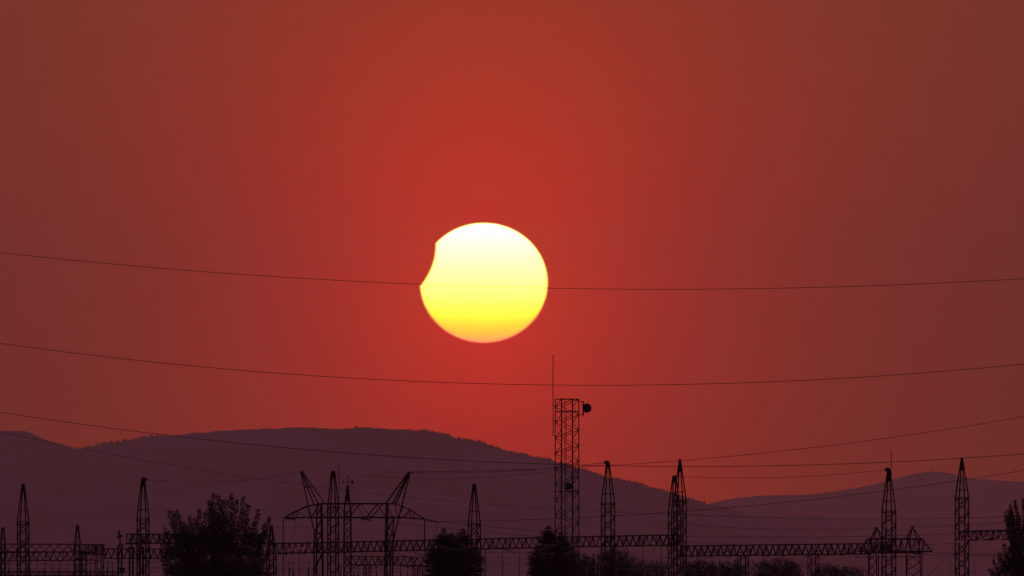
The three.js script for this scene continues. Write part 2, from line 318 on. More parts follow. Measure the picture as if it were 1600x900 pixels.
// plain lattice columns that carry the beams
function column(label, x, D, half, top, yaw = YAW, m = steel) {
  const s = S(D), g = thing('lattice_column', basePoint(x, D), label, 'column'), R = half / Math.cos(YAW) * s, H = heightAt(top, D);
  const c = (k, h) => V(R * Math.cos(yaw + k * Math.PI / 2), h, R * Math.sin(yaw + k * Math.PI / 2));
  for (let k = 0; k < 4; k++) member(g, 'leg', c(k, 0), c(k, H), 0.09, m);
  for (let k = 0; k < 4; k++) member(g, 'ring_bar', c(k, H), c(k + 1, H), 0.07, m);
  const n = Math.round(H / (11 * s)), q = H / n;
  for (let i = 0; i < n; i++) for (let k = 0; k < 4; k++) { const f = (i + k) % 2; member(g, 'brace', c(k + f, i * q), c(k + 1 - f, (i + 1) * q), 0.05, m); }
}
beam('low beam crossing the foot of the far left towers', -30, 893, 1505, 182, 893.5, 1500, 6, 5, { m: steelFar });
column('box column ending the far left beam', 155, 1478, 7, 851, YAW, steelFar);
column('lattice column under the far left beam below the short tower', 131, 1544, 5, 864, YAW, steelFar);
column('lattice column holding the beam over the dark trees, left of two', 1161, 1297, 8.5, 868);
column('lattice column holding the beam over the dark trees, right of two', 1271, 1294, 8.5, 866);
column('lattice column under the distant beam right of the portal pylon', 574, 1603, 6, 882, YAW, steelFar);
column('lattice column under the distant beam left of the spruces', 650, 1601, 6, 883, YAW, steelFar);

// ---------------------------------------------------------------- portal pylon with leaning peaks
{
  const D = 1235, s = S(D), x0 = 555, g = thing('portal_pylon', basePoint(x0, D), 'wide portal pylon with two leaning peaks and tapered arms', 'pylon');
  const Q = (x, y, z = 0) => V((x - x0) * s, heightAt(y, D), z);
  const z = 0.75, B = 1038;
  const M = (n, a, b, w = 0.1) => member(g, n, a, b, w);
  for (const [tip, feet, ringT] of [[[471.2, 737], [[491.5, 832, z], [490.5, 788, -z], [497.5, 787, z], [509, 788, -z]], [0.24, 0.47, 0.48, 0.46]], [[639, 738.5], [[602.5, 787.5, z], [613.5, 787, -z], [618.5, 788, z], [610.5, 860, -z]], [0.46, 0.48, 0.48, 0.2]]]) {
    const t = Q(tip[0], tip[1]); const pts = feet.map((f) => Q(f[0], f[1], f[2]));
    const off = [[-1.2, z * 0.15], [-0.6, -z * 0.15], [1.0, z * 0.15], [1.6, -z * 0.15]];
    const tops = off.map(([dx, dz]) => t.clone().add(V(dx * s, 0, dz)));
    pts.forEach((p, i) => M('peak_leg', tops[i], p, 0.1));
    const r = pts.map((p, i) => tops[i].clone().lerp(p, ringT[i]));
    for (const [i, j] of [[0, 1], [1, 3], [3, 2], [2, 0]]) M('ring_bar', r[i], r[j], 0.08);
    const c = new THREE.BoxGeometry(4.6 * s, 1.8 * s, 0.4); c.translate(t.x + 0.2 * s, t.y, 0); part('tip_plate', c, steel, g);
  }
  for (const q of [z, -z]) {
    M('chord', Q(500, 787, q), Q(616, 787, q), 0.13);
    M('chord', Q(444, 809, q * 0.15), Q(482, 808.5, q), 0.11); M('chord', Q(482, 808.5, q), Q(632, 808.5, q), 0.13); M('chord', Q(632, 808.5, q), Q(663, 811, q * 0.15), 0.11);
    // tapered arms
    const la = [[444, 809, 0.15], [459, 800.5, 0.45], [478, 791.5, 0.8], [500, 787, 1]], ra = [[616, 787, 1], [630, 791.5, 0.8], [645, 798.5, 0.45], [663, 810.5, 0.15]];
    for (const arm of [la, ra]) for (let i = 0; i < 3; i++) M('arm_chord', Q(arm[i][0], arm[i][1], q * arm[i][2]), Q(arm[i + 1][0], arm[i + 1][1], q * arm[i + 1][2]), 0.1);
    for (const [x, yt] of [[459, 800.5], [464.5, 798], [641, 797], [646.5, 799.5]]) M('arm_post', Q(x, yt, q * 0.5), Q(x, 809, q * 0.55), 0.06);
    for (const [xa, ya, xb, yb] of [[464.5, 798, 478, 808.5], [478, 791.5, 486, 808.5], [500, 787, 486, 808.5], [641, 797, 630, 808.5], [630, 791.5, 622, 808.5], [616, 787, 622, 808.5]]) M('brace', Q(xa, ya, q * 0.7), Q(xb, yb, q * 0.9), 0.06);
    // bracing of the middle, front and rear planes out of step
    const nodes = q > 0 ? [509, 527, 545, 563, 581, 599] : [503, 518, 536, 554, 572, 590, 603];
    for (let i = 0; i < nodes.length - 1; i++) { const f = i % 2 === 0; M('brace', Q(nodes[i], f ? 808.5 : 787, q), Q(nodes[i + 1], f ? 787 : 808.5, q), 0.07); }
    // legs
    M('leg', Q(q > 0 ? 491.5 : 495, q > 0 ? 832 : 787, q), Q(q > 0 ? 489 : 493, B, q), 0.13);
    M('leg', Q(q > 0 ? 503 : 501, 787, q), Q(q > 0 ? 508 : 507, B, q), 0.13);
    M('leg', Q(q > 0 ? 603.5 : 606, 787, q), Q(q > 0 ? 598 : 601, B, q), 0.13);
    M('leg', Q(q > 0 ? 615 : 610.5, q > 0 ? 808 : 860, q), Q(q > 0 ? 611 : 606, B, q), 0.13);
    const zig = (pts) => { for (let i = 0; i < pts.length - 1; i++) M('brace', Q(pts[i][0], pts[i][1], q), Q(pts[i + 1][0], pts[i + 1][1], q), 0.07); };
    zig([[503, 790], [494, 808], [503, 811], [491.8, 830], [503, 834], [491.5, 852], [504, 866], [490.5, 888], [505, 905], [490, 935], [506, 970], [489, 1005]]);
    zig([[492, 834], [503, 834]]); zig([[491.5, 836], [503.5, 862], [490, 898], [505.5, 940]]);
    zig([[604, 790], [614, 806], [603.6, 812], [613, 834], [602.5, 852], [610.5, 864], [600, 890], [609, 915], [599.5, 945], [608, 985]]);
    zig([[603, 835], [614, 835]]); zig([[614, 812], [602.8, 835], [611, 858], [601, 880], [609.5, 905]]);
  }
  for (const x of [500, 520, 545, 570, 595, 616]) M('tie', Q(x, 787, -z), Q(x, 787, z), 0.07);
  for (const x of [482, 520, 560, 600, 632]) M('tie', Q(x, 808.5, -z), Q(x, 808.5, z), 0.07);
  // dampers bracket at the tip of the right peak
  const b = new THREE.BoxGeometry(6 * s, 0.1, 0.12); b.translate((644 - x0) * s, heightAt(739, D), 0); part('wire_bracket', b, steel, g);
}
// right-hand portal with two little peaks
{
  const D = 1480, s = S(D), x0 = 1400, g = thing('portal_pylon', basePoint(x0, D), 'small portal with two little peaks, right, behind the rod tower', 'pylon');
  const Q = (x, y, z = 0) => V((x - x0) * s, heightAt(y, D), z), z = 0.9, M = (n, a, b, w = 0.11) => member(g, n, a, b, w);
  for (const tip of [[1370, 824.5], [1426, 823]]) {
    const t = Q(tip[0], tip[1]); [[-10, z], [-4.5, -z], [7, z], [13.5, -z]].forEach(([dx, q]) => M('peak_leg', t, Q(tip[0] + dx, 842, q), 0.11));
    const c = new THREE.BoxGeometry(5 * s, 2 * s, 0.4); c.translate(t.x, t.y, 0); part('tip_plate', c, steel, g);
  }
  for (const q of [z, -z]) {
    M('chord', Q(1356, 842, q), Q(1441, 842, q), 0.16); M('chord', Q(1344, 861, q * 0.3), Q(1457, 862, q * 0.3), 0.14); M('chord', Q(1352, 864, q), Q(1440, 864, q), 0.14);
    M('arm_chord', Q(1356, 842, q), Q(1344, 861, q * 0.3), 0.13); M('arm_chord', Q(1441, 842, q), Q(1457, 862, q * 0.3), 0.13);
    const st = q > 0 ? 6 : 5; let f = 0;
    for (let x = 1354; x < 1440; x += st, f = 1 - f) M('brace', Q(x, f ? 842 : 864, q), Q(x + st, f ? 864 : 842, q), 0.075);
    for (const x of [1362, 1377, 1392, 1408, 1422, 1436]) M('post', Q(x, 842, q), Q(x, 864, q), 0.1);
    for (const [xa, ya, xb, yb] of [[1446, 848, 1441, 863], [1451, 855, 1446, 848], [1451, 855, 1447, 862]]) M('brace', Q(xa, ya, q * 0.7), Q(xb, yb, q * 0.7), 0.07);
    for (const [a, b] of [[1357, 1369], [1416, 1437]]) {
      M('leg', Q(a + (q > 0 ? 0 : 2), 864, q), Q(a - 1, 1035, q), 0.12); M('leg', Q(b + (q > 0 ? 0 : 4), 864, q), Q(b + 4, 1035, q), 0.12);
      for (let i = 0; i < 12; i++) { const h0 = 864 + i * 14, e = (i + (q > 0)) % 2; M('brace', Q(e ? a : b, h0, q), Q(e ? b : a, h0 + 14, q), 0.065); }
    }
  }
  // cable rack hung between the chords of the left half
  for (let k = 0; k < 7; k++) { const b = new THREE.BoxGeometry(3.6 * s, rr(9, 15) * s, 0.5); b.translate((1362 + k * 4.7 - x0) * s, heightAt(853.5 + rr(-1, 1), D), rr(-0.4, 0.4)); part('junction_box', b, greyPaint, g); }
}

// ---------------------------------------------------------------- communications mast
{
  const D = 1390, s = S(D), cx = 886, g = thing('communications_mast', basePoint(cx, D), 'tall square lattice communications mast with open flat top', 'mast');
  const R = 18.6 / Math.cos(YAW) * s, H = heightAt(623.5, D), yaw = YAW + 0.02;
  const c = (k, h) => V(R * Math.cos(yaw + k * Math.PI / 2), h, R * Math.sin(yaw + k * Math.PI / 2));
  for (let k = 0; k < 4; k++) member(g, 'leg', c(k, 0), c(k, H), k % 2 ? 0.13 : 0.1, steel, tubeGeo);
  for (const y of [623.5, 643, 768, 892]) for (let k = 0; k < 4; k++) member(g, 'ring_bar', c(k, heightAt(y, D)), c(k + 1, heightAt(y, D)), 0.085);
  const bay = 12.1 * s; let h = H, i = 0;
  while (h - bay > 0) { for (let k = 0; k < 4; k++) { const f = (i + (k >> 1)) % 2; member(g, 'brace', c(k + f, h), c(k + 1 - f, h - bay), 0.055); } h -= bay; i++; }
  const lx = (x) => (x - cx) * s;
  member(g, 'cable_ladder', V(lx(883), 0, 0.1), V(lx(883), H, 0.1), 0.06); member(g, 'cable_ladder', V(lx(884.6), 0, 0.1), V(lx(884.6), H - 1, 0.1), 0.04);
  // whip antenna clamped to the left leg
  const w = thing('whip_antenna', P(864.2, 681, D), 'thin whip antenna clamped to the left leg of the communications mast', 'antenna');
  const wl = heightAt(556, D) - heightAt(681, D);
  member(w, 'whip', V(0, 0, 0), V(0, wl, 0), 0.075, steel, tubeGeo);
  member(w, 'cross_tip', V(-0.16, wl, 0), V(0.16, wl, 0), 0.06, steel, tubeGeo);
  for (const y of [681, 657, 634.5]) member(w, 'bracket', V(0, heightAt(y, D) - heightAt(681, D), 0), V(3.6 * s, heightAt(y, D) - heightAt(681, D), 0), 0.06);
  // dish in its frame at the upper right
  function dish(name, x, y, r, label, frame, D) {
    const d = thing(name, P(x, y, D), label, 'dish antenna');
    const pr = [V(0, 0, 0), V(r * 0.5, 0.05 * r, 0), V(r * 0.95, 0.3 * r, 0), V(r, 0.42 * r, 0), V(r, 0.75 * r, 0), V(r * 0.96, 0.78 * r, 0), V(0, 0.86 * r, 0)].map((p) => new THREE.Vector2(p.x, p.y));
    const sh = new THREE.LatheGeometry(pr, 40); sh.rotateX(-Math.PI / 2 + 0.12); sh.rotateY(0.2); part('shell', sh, dishMat, d);
    const rim = new THREE.TorusGeometry(r, r * 0.05, 6, 40); rim.translate(0, 0, -0.42 * r); rim.rotateY(0.2); part('rim', rim, dishMat, d);
    for (const q of frame) member(d, q[0], q[1], q[2], q[3], steel, tubeGeo);
  }
  const f = (x, y) => V((x - 917.6) * s, -(y - 637.6) * s, 0.1);
  dish('dish_antenna', 917.6, 637.6, 7 * s, 'round dish antenna on a bracket at the upper right of the mast', [['pipe', f(911.2, 650.5), f(911.2, 626.5), 0.13], ['bracket', f(903.5, 627.5), f(911.2, 627.5), 0.07], ['bracket', f(903.5, 648), f(911.2, 648), 0.07], ['mount', f(911.2, 637.6), f(914, 637.6), 0.14]], D - 0.4);
  const f2 = (x, y) => V((x - 888.5) * s, -(y - 759.5) * s, 0.05);
  dish('dish_antenna', 888.5, 759.5, 5.6 * s, 'darker small dish inside the lattice of the communications mast', [['pipe', f2(894.6, 783), f2(894.6, 736), 0.16], ['mount', f2(894.6, 760), f2(890, 760), 0.12]], D - 1.6);
  const u = thing('radio_unit', P(894.6, 746, D - 1.9), 'small radio unit on the pipe above the darker dish', 'radio unit');
  const ub = new THREE.CapsuleGeometry(1.6 * s, 3.4 * s, 4, 10); part('housing', ub, greyPaint, u);
  member(u, 'bracket', V(-2 * s, -2.6 * s, 0), V(4 * s, -2.6 * s, 0), 0.07); member(u, 'bracket', V(-3 * s, 1.2 * s, 0), V(3.4 * s, 1.2 * s, 0), 0.09);
  const lp = thing('loop_antenna', P(901.4, 735.5, D - 1.2), 'small ring-shaped loop antenna on the right leg of the mast', 'antenna');
  const lo = new THREE.TorusGeometry(3.3 * s, 0.035, 6, 28); lo.rotateX(0.35); part('loop', lo, steel, lp); member(lp, 'bracket', V(-3.3 * s, 0, 0), V(3.4 * s, -0.5 * s, 0), 0.06);
}
// weather sensor
{
  const D = 1340, s = S(D), g = thing('weather_sensor', P(543.6, 763.5, D), 'weather sensor with round cups on a crossbar above the narrow tower', 'weather sensor');
  member(g, 'pole', V(0, 0, 0), V(0, 18.5 * s, 0), 0.06, steel, tubeGeo);
  member(g, 'crossbar', V(-7.4 * s, 10.4 * s, 0), V(7 * s, 10.4 * s, 0), 0.045, steel, tubeGeo);
  member(g, 'lower_bar', V(-4 * s, 2.8 * s, 0), V(11 * s, 2.4 * s, 0), 0.04, steel, tubeGeo);
  const ball = (n, x, y, rx, ry) => { const b = new THREE.SphereGeometry(1, 14, 10); b.scale(rx * s, ry * s, rx * s); b.translate(x * s, y * s, 0); part(n, b, darkCasing, g); };
  ball('cup', 6.6, 10.4, 2.0, 2.7); ball('cup', -7.4, 10.2, 1.7, 1.2); ball('cup', 0, 18.4, 1.7, 1.4); ball('housing', -0.4, 3.2, 2.1, 2.1);
  const v = new THREE.ConeGeometry(0.7 * s, 2.4 * s, 8); v.rotateZ(Math.PI / 2); v.translate(-8.6 * s, 10.2 * s, 0); part('vane', v, greyPaint, g);
}

// ---------------------------------------------------------------- insulators
function discProfile(n, r) {                      // unit length along y
  const pts = [new THREE.Vector2(0.0, 0)];
  for (let i = 0; i < n; i++) { const a = i / n, q = 1 / n; pts.push(new THREE.Vector2(r * 0.25, a + 0.02 * q), new THREE.Vector2(r * 0.3, a + 0.3 * q), new THREE.Vector2(r, a + 0.42 * q), new THREE.Vector2(r * 0.96, a + 0.52 * q), new THREE.Vector2(r * 0.32, a + 0.66 * q), new THREE.Vector2(r * 0.25, a + 0.98 * q)); }
  pts.push(new THREE.Vector2(0, 1)); return pts;
}
const latheCache = {};
function stringGeo(n) { if (!latheCache[n]) { const g = new THREE.LatheGeometry(discProfile(n, 0.5), 10); g.rotateX(Math.PI / 2); latheCache[n] = g; } return latheCache[n]; }
function insulator(label, x0, y0, x1, y1, D, w, n, { glint = false, group, D1 = D, drop = null } = {}) {
  const a = P(x0, y0, D), b = P(x1, y1, D1), g = thing('insulator_string', a, label, 'insulator', group), d = b.clone().sub(a), L = d.length();
  const e = d.clone().multiplyScalar(0.06), f = d.clone().multiplyScalar(0.94);
  member(g, 'fitting', V(0, 0, 0), e, 0.07, steel, tubeGeo); member(g, 'fitting', f, d, 0.07, steel, tubeGeo);
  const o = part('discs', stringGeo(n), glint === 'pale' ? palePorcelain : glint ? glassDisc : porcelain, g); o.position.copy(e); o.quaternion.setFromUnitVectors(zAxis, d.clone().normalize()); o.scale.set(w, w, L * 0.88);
  return g;
}
insulator('insulator string at the left arm tip of the portal pylon', 444.5, 810, 462.5, 811.5, 1234, 0.36, 9);
insulator('insulator string under the middle of the portal pylon beam', 563, 810, 580, 813, 1234, 0.36, 9);
insulator('insulator string reaching right from the right arm tip of the portal pylon', 664, 811.5, 682, 815, 1234, 0.36, 9);
insulator('dark insulator string under the beam left of the portal pylon, left one', 434, 865.5, 450, 865.8, 1300, 0.2, 9);
insulator('dark insulator string under the beam left of the portal pylon, right one', 462, 864.6, 477, 865, 1300, 0.2, 9);
insulator('pale insulator string slanting across the beam beside the leafy tree', 432, 862, 484, 855.5, 1290, 0.16, 22, { glint: true });
insulator('dark insulator string under the distant beam, between the portal pylon legs', 546, 884, 602, 883, 1598, 0.24, 26);
insulator('dark insulator string under the distant beam, right of the portal pylon', 628, 884.5, 672, 885, 1598, 0.24, 20);
insulator('dark insulator string slanting under the main beam right of the portal pylon', 622, 866, 646, 872, 1285, 0.18, 12);
insulator('dark insulator string slanting under the main beam near the right arm rod', 646, 863, 668, 869, 1285, 0.18, 12);
insulator('insulator string on the beam just right of the spruces', 733, 857, 765, 858.2, 1278, 0.2, 12);
insulator('slanting insulator string right of the spruces, upper', 768, 853, 795, 860, 1280, 0.2, 12);
insulator('slanting insulator string right of the spruces, lower', 795, 860, 806, 864.5, 1280, 0.18, 6);
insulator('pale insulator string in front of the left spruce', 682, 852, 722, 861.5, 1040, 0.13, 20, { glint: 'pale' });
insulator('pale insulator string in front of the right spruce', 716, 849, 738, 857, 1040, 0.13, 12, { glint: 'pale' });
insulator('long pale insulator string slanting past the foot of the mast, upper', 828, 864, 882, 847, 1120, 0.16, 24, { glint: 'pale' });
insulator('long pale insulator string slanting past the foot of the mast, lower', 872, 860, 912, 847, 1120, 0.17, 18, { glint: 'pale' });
insulator('dark insulator string beneath the beam left of the close pair, left one', 994, 851.5, 1014, 853, 1180, 0.2, 10);
insulator('dark insulator string beneath the beam left of the close pair, right one', 1020, 852.5, 1040, 853, 1180, 0.2, 10);
insulator('bright insulator string beneath the beam left of the close pair', 1012, 847, 1026, 849.5, 1180, 0.17, 8, { glint: true });
for (let i = 0; i < 9; i++) {
  const x = 1076 + i * 29.5 + rr(-4, 4);
  insulator(['first', 'second', 'third', 'fourth', 'fifth', 'sixth', 'seventh', 'eighth', 'ninth'][i] + ' from the left of the dark insulator strings slanting under the long right beam', x, 873 - i * 0.5 + rr(-1, 1), x + rr(34, 44), 858 + rr(-1, 1), 1240, 0.18, 16, { group: 'slanting insulator strings under the long right beam' });
}
insulator('long insulator string with warm glints below the right-hand portal', 1357, 866.3, 1430, 866, 1440, 0.2, 26, { glint: true });
insulator('thick dark insulator string below the glinting one at the right-hand portal', 1336, 870.5, 1440, 870, 1436, 0.17, 30);
insulator('dark insulator string leading down left from the right-hand portal, upper', 1312, 868.5, 1352, 852, 1440, 0.18, 16);
insulator('dark insulator string leading down left from the right-hand portal, lower', 1318, 867, 1344, 861, 1450, 0.18, 12);
insulator('glinting insulator string crossing the farthest right tower', 1488, 848.5, 1526, 838.5, 1135, 0.18, 14, { glint: true });
insulator('glinting insulator string under the far right beam, middle one', 1521, 846.5, 1549, 838.5, 1130, 0.16, 12, { glint: true });
insulator('glinting insulator string under the far right beam, by the tree', 1547, 847, 1580, 836.5, 1125, 0.18, 13, { glint: true });
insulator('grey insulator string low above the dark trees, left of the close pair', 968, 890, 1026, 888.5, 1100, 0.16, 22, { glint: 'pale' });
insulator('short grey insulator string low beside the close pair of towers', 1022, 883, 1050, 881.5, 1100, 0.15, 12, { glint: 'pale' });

// standing post insulators carrying droppers from the beams
function dropper(label, x, D, yTop, yIns, group, w = 0.17) {
  const s = S(D), g = thing('post_insulator', basePoint(x, D), label, 'post insulator', group);
  const hi = heightAt(yIns, D), hm = heightAt(yIns + 34, D), ht = heightAt(yTop, D);
  member(g, 'support', V(0, 0, 0), V(0, hm, 0), 0.14); 
  const o = part('porcelain_post', stringGeo(12), porcelain, g); o.position.set(0, hm, 0); o.quaternion.setFromUnitVectors(zAxis, V(0, 1, 0)); o.scale.set(w, w, hi - hm);
  member(g, 'dropper', V(0, hi, 0), V(0, ht, 0), 0.05, cableMat, tubeGeo);
}
[[758.3, 'leftmost'], [785, 'middle'], [811.3, 'rightmost']].forEach(([x, w]) => dropper(w + ' of three ribbed post insulators right of the spruces', x, 1240, 858, 868, 'post insulators right of the spruces', 0.16));
[[677, 'leftmost'], [704.5, 'middle'], [726.5, 'rightmost']].forEach(([x, w]) => dropper(w + ' of three slim post insulators in front of the spruces', x, 1030, 858, 862, 'post insulators in front of the spruces', 0.12));
[[977, 'leftmost'], [1005, 'middle'], [1033.5, 'rightmost']].forEach(([x, w]) => dropper(w + ' of three post insulators left of the close pair of towers', x, 1150, 855, 872, 'post insulators left of the close pair', 0.14));
[[58, 'leftmost'], [82, 'middle'], [105, 'rightmost']].forEach(([x, w]) => dropper(w + ' of three post insulators under the far left beam', x, 1400, 878, 880, 'post insulators under the far left beam', 0.15));
[[468, 'left'], [572.5, 'right']].forEach(([x, w]) => dropper(w + ' post insulator of two standing behind the legs of the portal pylon', x, 1280, 866, 869, 'post insulators by the portal pylon', 0.14));
const ORD = ['first', 'second', 'third', 'fourth', 'fifth', 'sixth', 'seventh', 'eighth', 'ninth', 'tenth'];
function switchPosts(list, D, group, where) {
  list.sort((a, b) => a[0] - b[0]);
  for (const [n, [x, y]] of list.entries()) {
    const s = S(D), g = thing('switch_post', basePoint(x, D), `${ORD[n]} from the left of the thin dark switch posts ${where}`, 'post', group), H = heightAt(y, D), q = 11 * s;
    member(g, 'pole', V(0, 0, 0), V(0, H - q, 0), 0.15, steelFar);
    const o = part('porcelain_post', stringGeo(7), porcelain, g); o.position.set(0, H - q, 0); o.quaternion.setFromUnitVectors(zAxis, V(0, 1, 0)); o.scale.set(0.16, 0.16, q * 0.9);
    member(g, 'contact_arm', V(-2.2 * s, H - 0.1, 0), V(2.2 * s, H - 0.02, 0), 0.07, steelFar);
  }
}
switchPosts([[14, 879], [27, 882], [47, 878], [70, 879], [93, 877], [117, 880], [141, 878], [168, 877], [176, 880]], 1450, 'switch posts under the far left beams', 'under the far left beams');
switchPosts([[452, 877], [458, 880], [482, 878], [532, 884], [553, 886], [560, 884], [588, 885], [626, 884], [637, 885], [660, 882]], 1560, 'switch posts behind the portal pylon', 'far behind the portal pylon legs');
switchPosts([[896, 866], [913, 864], [927, 866], [934, 868]], 1330, 'switch posts right of the mast foot', 'right of the mast foot');
function hanger(label, x, y0, y1, D, w) {
  const a = P(x, y0, D), g = thing('hanging_rod', a, label, 'hanging rod'), L = (y1 - y0) * S(D);
  member(g, 'rod', V(0, 0, 0), V(0, -L, 0), w, steel, tubeGeo);
  const o = part('discs', stringGeo(8), porcelain, g); o.position.set(0, -L * 0.35, 0); o.quaternion.setFromUnitVectors(zAxis, V(0, -1, 0)); o.scale.set(w * 1.7, w * 1.7, L * 0.4);
}
hanger('upright rod hanging from the left arm tip of the portal pylon', 442.5, 810, 900, 1234, 0.085);
hanger('upright rod hanging from the right arm tip of the portal pylon', 663.5, 812, 866, 1234, 0.1);

// equipment heads beside the left tower
function transformer(label, x, D, yTop, sc, tilt) {
  const s = S(D), g = thing('instrument_transformer', basePoint(x, D), label, 'transformer');
  const hb = heightAt(yTop + 24 * sc, D), q = s * sc;
  for (const [dx, dz] of [[-3.4, 0.25], [3.4, 0.25], [-3.4, -0.25], [3.4, -0.25]]) member(g, 'leg', V(dx * s, 0, dz), V(dx * s * 0.75, hb, dz), 0.13);
  for (let i = 0; i < 12; i++) { const y0 = hb * i / 12, y1 = hb * (i + 1) / 12; member(g, 'brace', V((i % 2 ? -3 : 3) * s, y0, 0.25), V((i % 2 ? 3 : -3) * s, y1, 0.25), 0.045); }
  const pl = new THREE.BoxGeometry(9 * s, 0.12, 0.7); pl.translate(0, hb + 0.06, 0); part('platform', pl, steel, g);
  const ins = part('porcelain_post', stringGeo(7), porcelain, g); ins.position.set(0, hb + 0.12, 0); ins.quaternion.setFromUnitVectors(zAxis, V(0, 1, 0)); ins.scale.set(6 * q, 6 * q, 12 * q);
  const pr = [[0, 0], [4.2, 0], [5.2, 1.2], [5, 2.6], [2.6, 4.2], [1.9, 5], [1.9, 10], [1.4, 10.6], [0, 10.8]].map(([a, b]) => new THREE.Vector2(a * q, b * q));
  const hd = part('head', new THREE.LatheGeometry(pr, 20), greyPaint, g); hd.position.set(0, hb + 0.12 + 12 * q, 0); hd.rotation.z = tilt;
}
transformer('instrument transformer with capped head left of the leafy tree, farthest left', 187.5, 1180, 830, 1, 0.22);
transformer('instrument transformer with capped head under the left tower beam, middle', 205, 1175, 836, 0.85, -0.1);
transformer('instrument transformer with capped head at the foot of the left tower', 221, 1172, 836, 0.85, 0.1);
{
  const D = 1170, s = S(D), a = P(186, 850, D), g = thing('busbar', a, 'pale horizontal tube joining the capped equipment heads left of the leafy tree', 'busbar');
  member(g, 'tube', V(0, 0, 0), V(38 * s, -0.2 * s, 0), 0.085, greyPaint, tubeGeo); for (const x of [1, 19, 36]) { const c = new THREE.CylinderGeometry(0.1, 0.1, 0.16, 8); c.rotateZ(Math.PI / 2); c.translate(x * s, 0, 0); part('clamp', c, greyPaint, g); }
}
{
  const D = 1165, s = S(D), g = thing('line_trap', P(191, 888, D), 'round dark coil hanging low left of the leafy tree', 'coil');
  const c = new THREE.CylinderGeometry(4 * s, 4 * s, 6 * s, 16); c.translate(0, -3 * s, 0); part('coil', c, porcelain, g); member(g, 'hook', V(0, 0, 0), V(0, 32 * s, 0), 0.05, steel, tubeGeo);
  for (const y of [0, -6]) { const r = new THREE.TorusGeometry(4.1 * s, 0.04, 6, 20); r.rotateX(Math.PI / 2); r.translate(0, y * s, 0); part('clamp_ring', r, steel, g); }
}

// ---------------------------------------------------------------- wires
class Poly extends THREE.Curve { constructor(p) { super(); this.p = p; } getPoint(t, o = new THREE.Vector3()) { const n = this.p.length - 1, k = Math.min(n - 1, Math.floor(t * n)); return o.lerpVectors(this.p[k], this.p[k + 1], t * n - k); } }
function wireMesh(pts, dia, label, group, name = 'overhead_wire', cat = 'wire') {
  const o = pts[0].clone(), rel = pts.map((p) => p.clone().sub(o));
  const g = new THREE.TubeGeometry(new Poly(rel), rel.length - 1, dia / 2, 6, false);
  return solo(name, g, cableMat, o, label, cat, group);
}
function sag(label, x0, x1, fn, D0, D1, dia, group) {            // photo rows along the span
  const n = 72, pts = [];
  for (let i = 0; i <= n; i++) { const t = i / n, x = lerp(x0, x1, t); pts.push(P(x, fn(x), lerp(D0, D1, t))); }
  return wireMesh(pts, dia, label, group);
}
const par = (v, y, a) => (x) => y - a * (x - v) ** 2;
function hang(label, x0, y0, D0, x1, y1, D1, dip, dia = 0.03, group) { return sag(label, x0, x1, (x) => { const t = (x - x0) / (x1 - x0); return lerp(y0, y1, t) + dip * 4 * t * (1 - t); }, D0, D1, dia, group); }
sag('highest overhead wire, crossing in front of the sun', -260, 1860, par(1040, 452, 5.3e-5), 470, 450, 0.016);
sag('overhead wire passing below the sun, above the top of the mast', -260, 1860, par(935, 602, 7.5e-5), 470, 450, 0.017);
sag('overhead wire skimming the crest of the near hill', -260, 1860, par(1080, 729, 7.3e-5), 470, 450, 0.017);
sag('wire climbing to the right edge from the portal pylon peak', 641, 1900, par(627, 737, 9.1e-5), 1235, 900, 0.034);
sag('wire descending from the left over the near hill to the close pair', -200, 1062, par(1190, 805, 9.2e-5), 1050, 1255, 0.022);
sag('conductor rising right from the arm tip of the portal pylon', 682, 1900, par(640, 815, 8.7e-5), 1234, 900, 0.036);
hang('thin wire from the pylon arm tip dropping gently to the bushy tree', 682, 815, 1234, 880, 832, 1300, 1, 0.035);
hang('thin wire below the pylon arm, behind the spruce tops', 618, 817, 1236, 880, 842, 1320, 1, 0.032);
hang('thin wire from the close pair to beyond the rod tower', 1063, 804, 1255, 1660, 804, 1150, 7, 0.032);
hang('wire just above the long beam, from the close pair rightwards', 1063, 838, 1254, 1660, 826, 1140, 6, 0.032);
hang('wire from the close pair down onto the long beam', 1066, 846, 1254, 1240, 852, 1296, 2, 0.03);
hang('wire ending on the left little peak of the right-hand portal', 1063, 818, 1255, 1369, 825, 1480, 6, 0.034);
hang('wire leaving the right little peak of the right-hand portal', 1427, 823.5, 1480, 1660, 811, 1400, 1, 0.034);
hang('faint shield wire between the flat-topped tower and the rod tower', 1054, 744, 1287, 1385, 734, 1240, 7, 0.03);
hang('faint shield wire from the left tower to the left pylon peak', 227, 749, 1240, 470, 738.5, 1235, 9, 0.026);
hang('faint shield wire from the blunt tower to the mast-side tower', 521, 738, 1300, 947, 722, 1289, 17, 0.027);
hang('faint shield wire from the right pylon peak to the mast-side tower', 641, 738.5, 1235, 946, 722, 1289, 6, 0.03);
hang('thin wire from the half hidden tower to the portal pylon', 424, 823, 1303, 500, 824, 1300, 1.5, 0.03);
hang('strong conductor right of the right-hand portal, upper', 1456, 863, 1478, 1640, 865, 1300, 1.5, 0.05);
hang('strong conductor right of the right-hand portal, lower', 1440, 866.5, 1440, 1640, 868, 1300, 1, 0.05);
hang('conductor ending at the glinting string on the farthest right tower', 1360, 851, 1300, 1488, 849, 1136, 2, 0.035);
hang('slanting wire up to the right-hand portal, left of it', 1280, 883, 1300, 1340, 868, 1440, -1, 0.03);
hang('slanting wire under the right-hand portal', 1300, 886, 1300, 1357, 874, 1440, -1, 0.03);
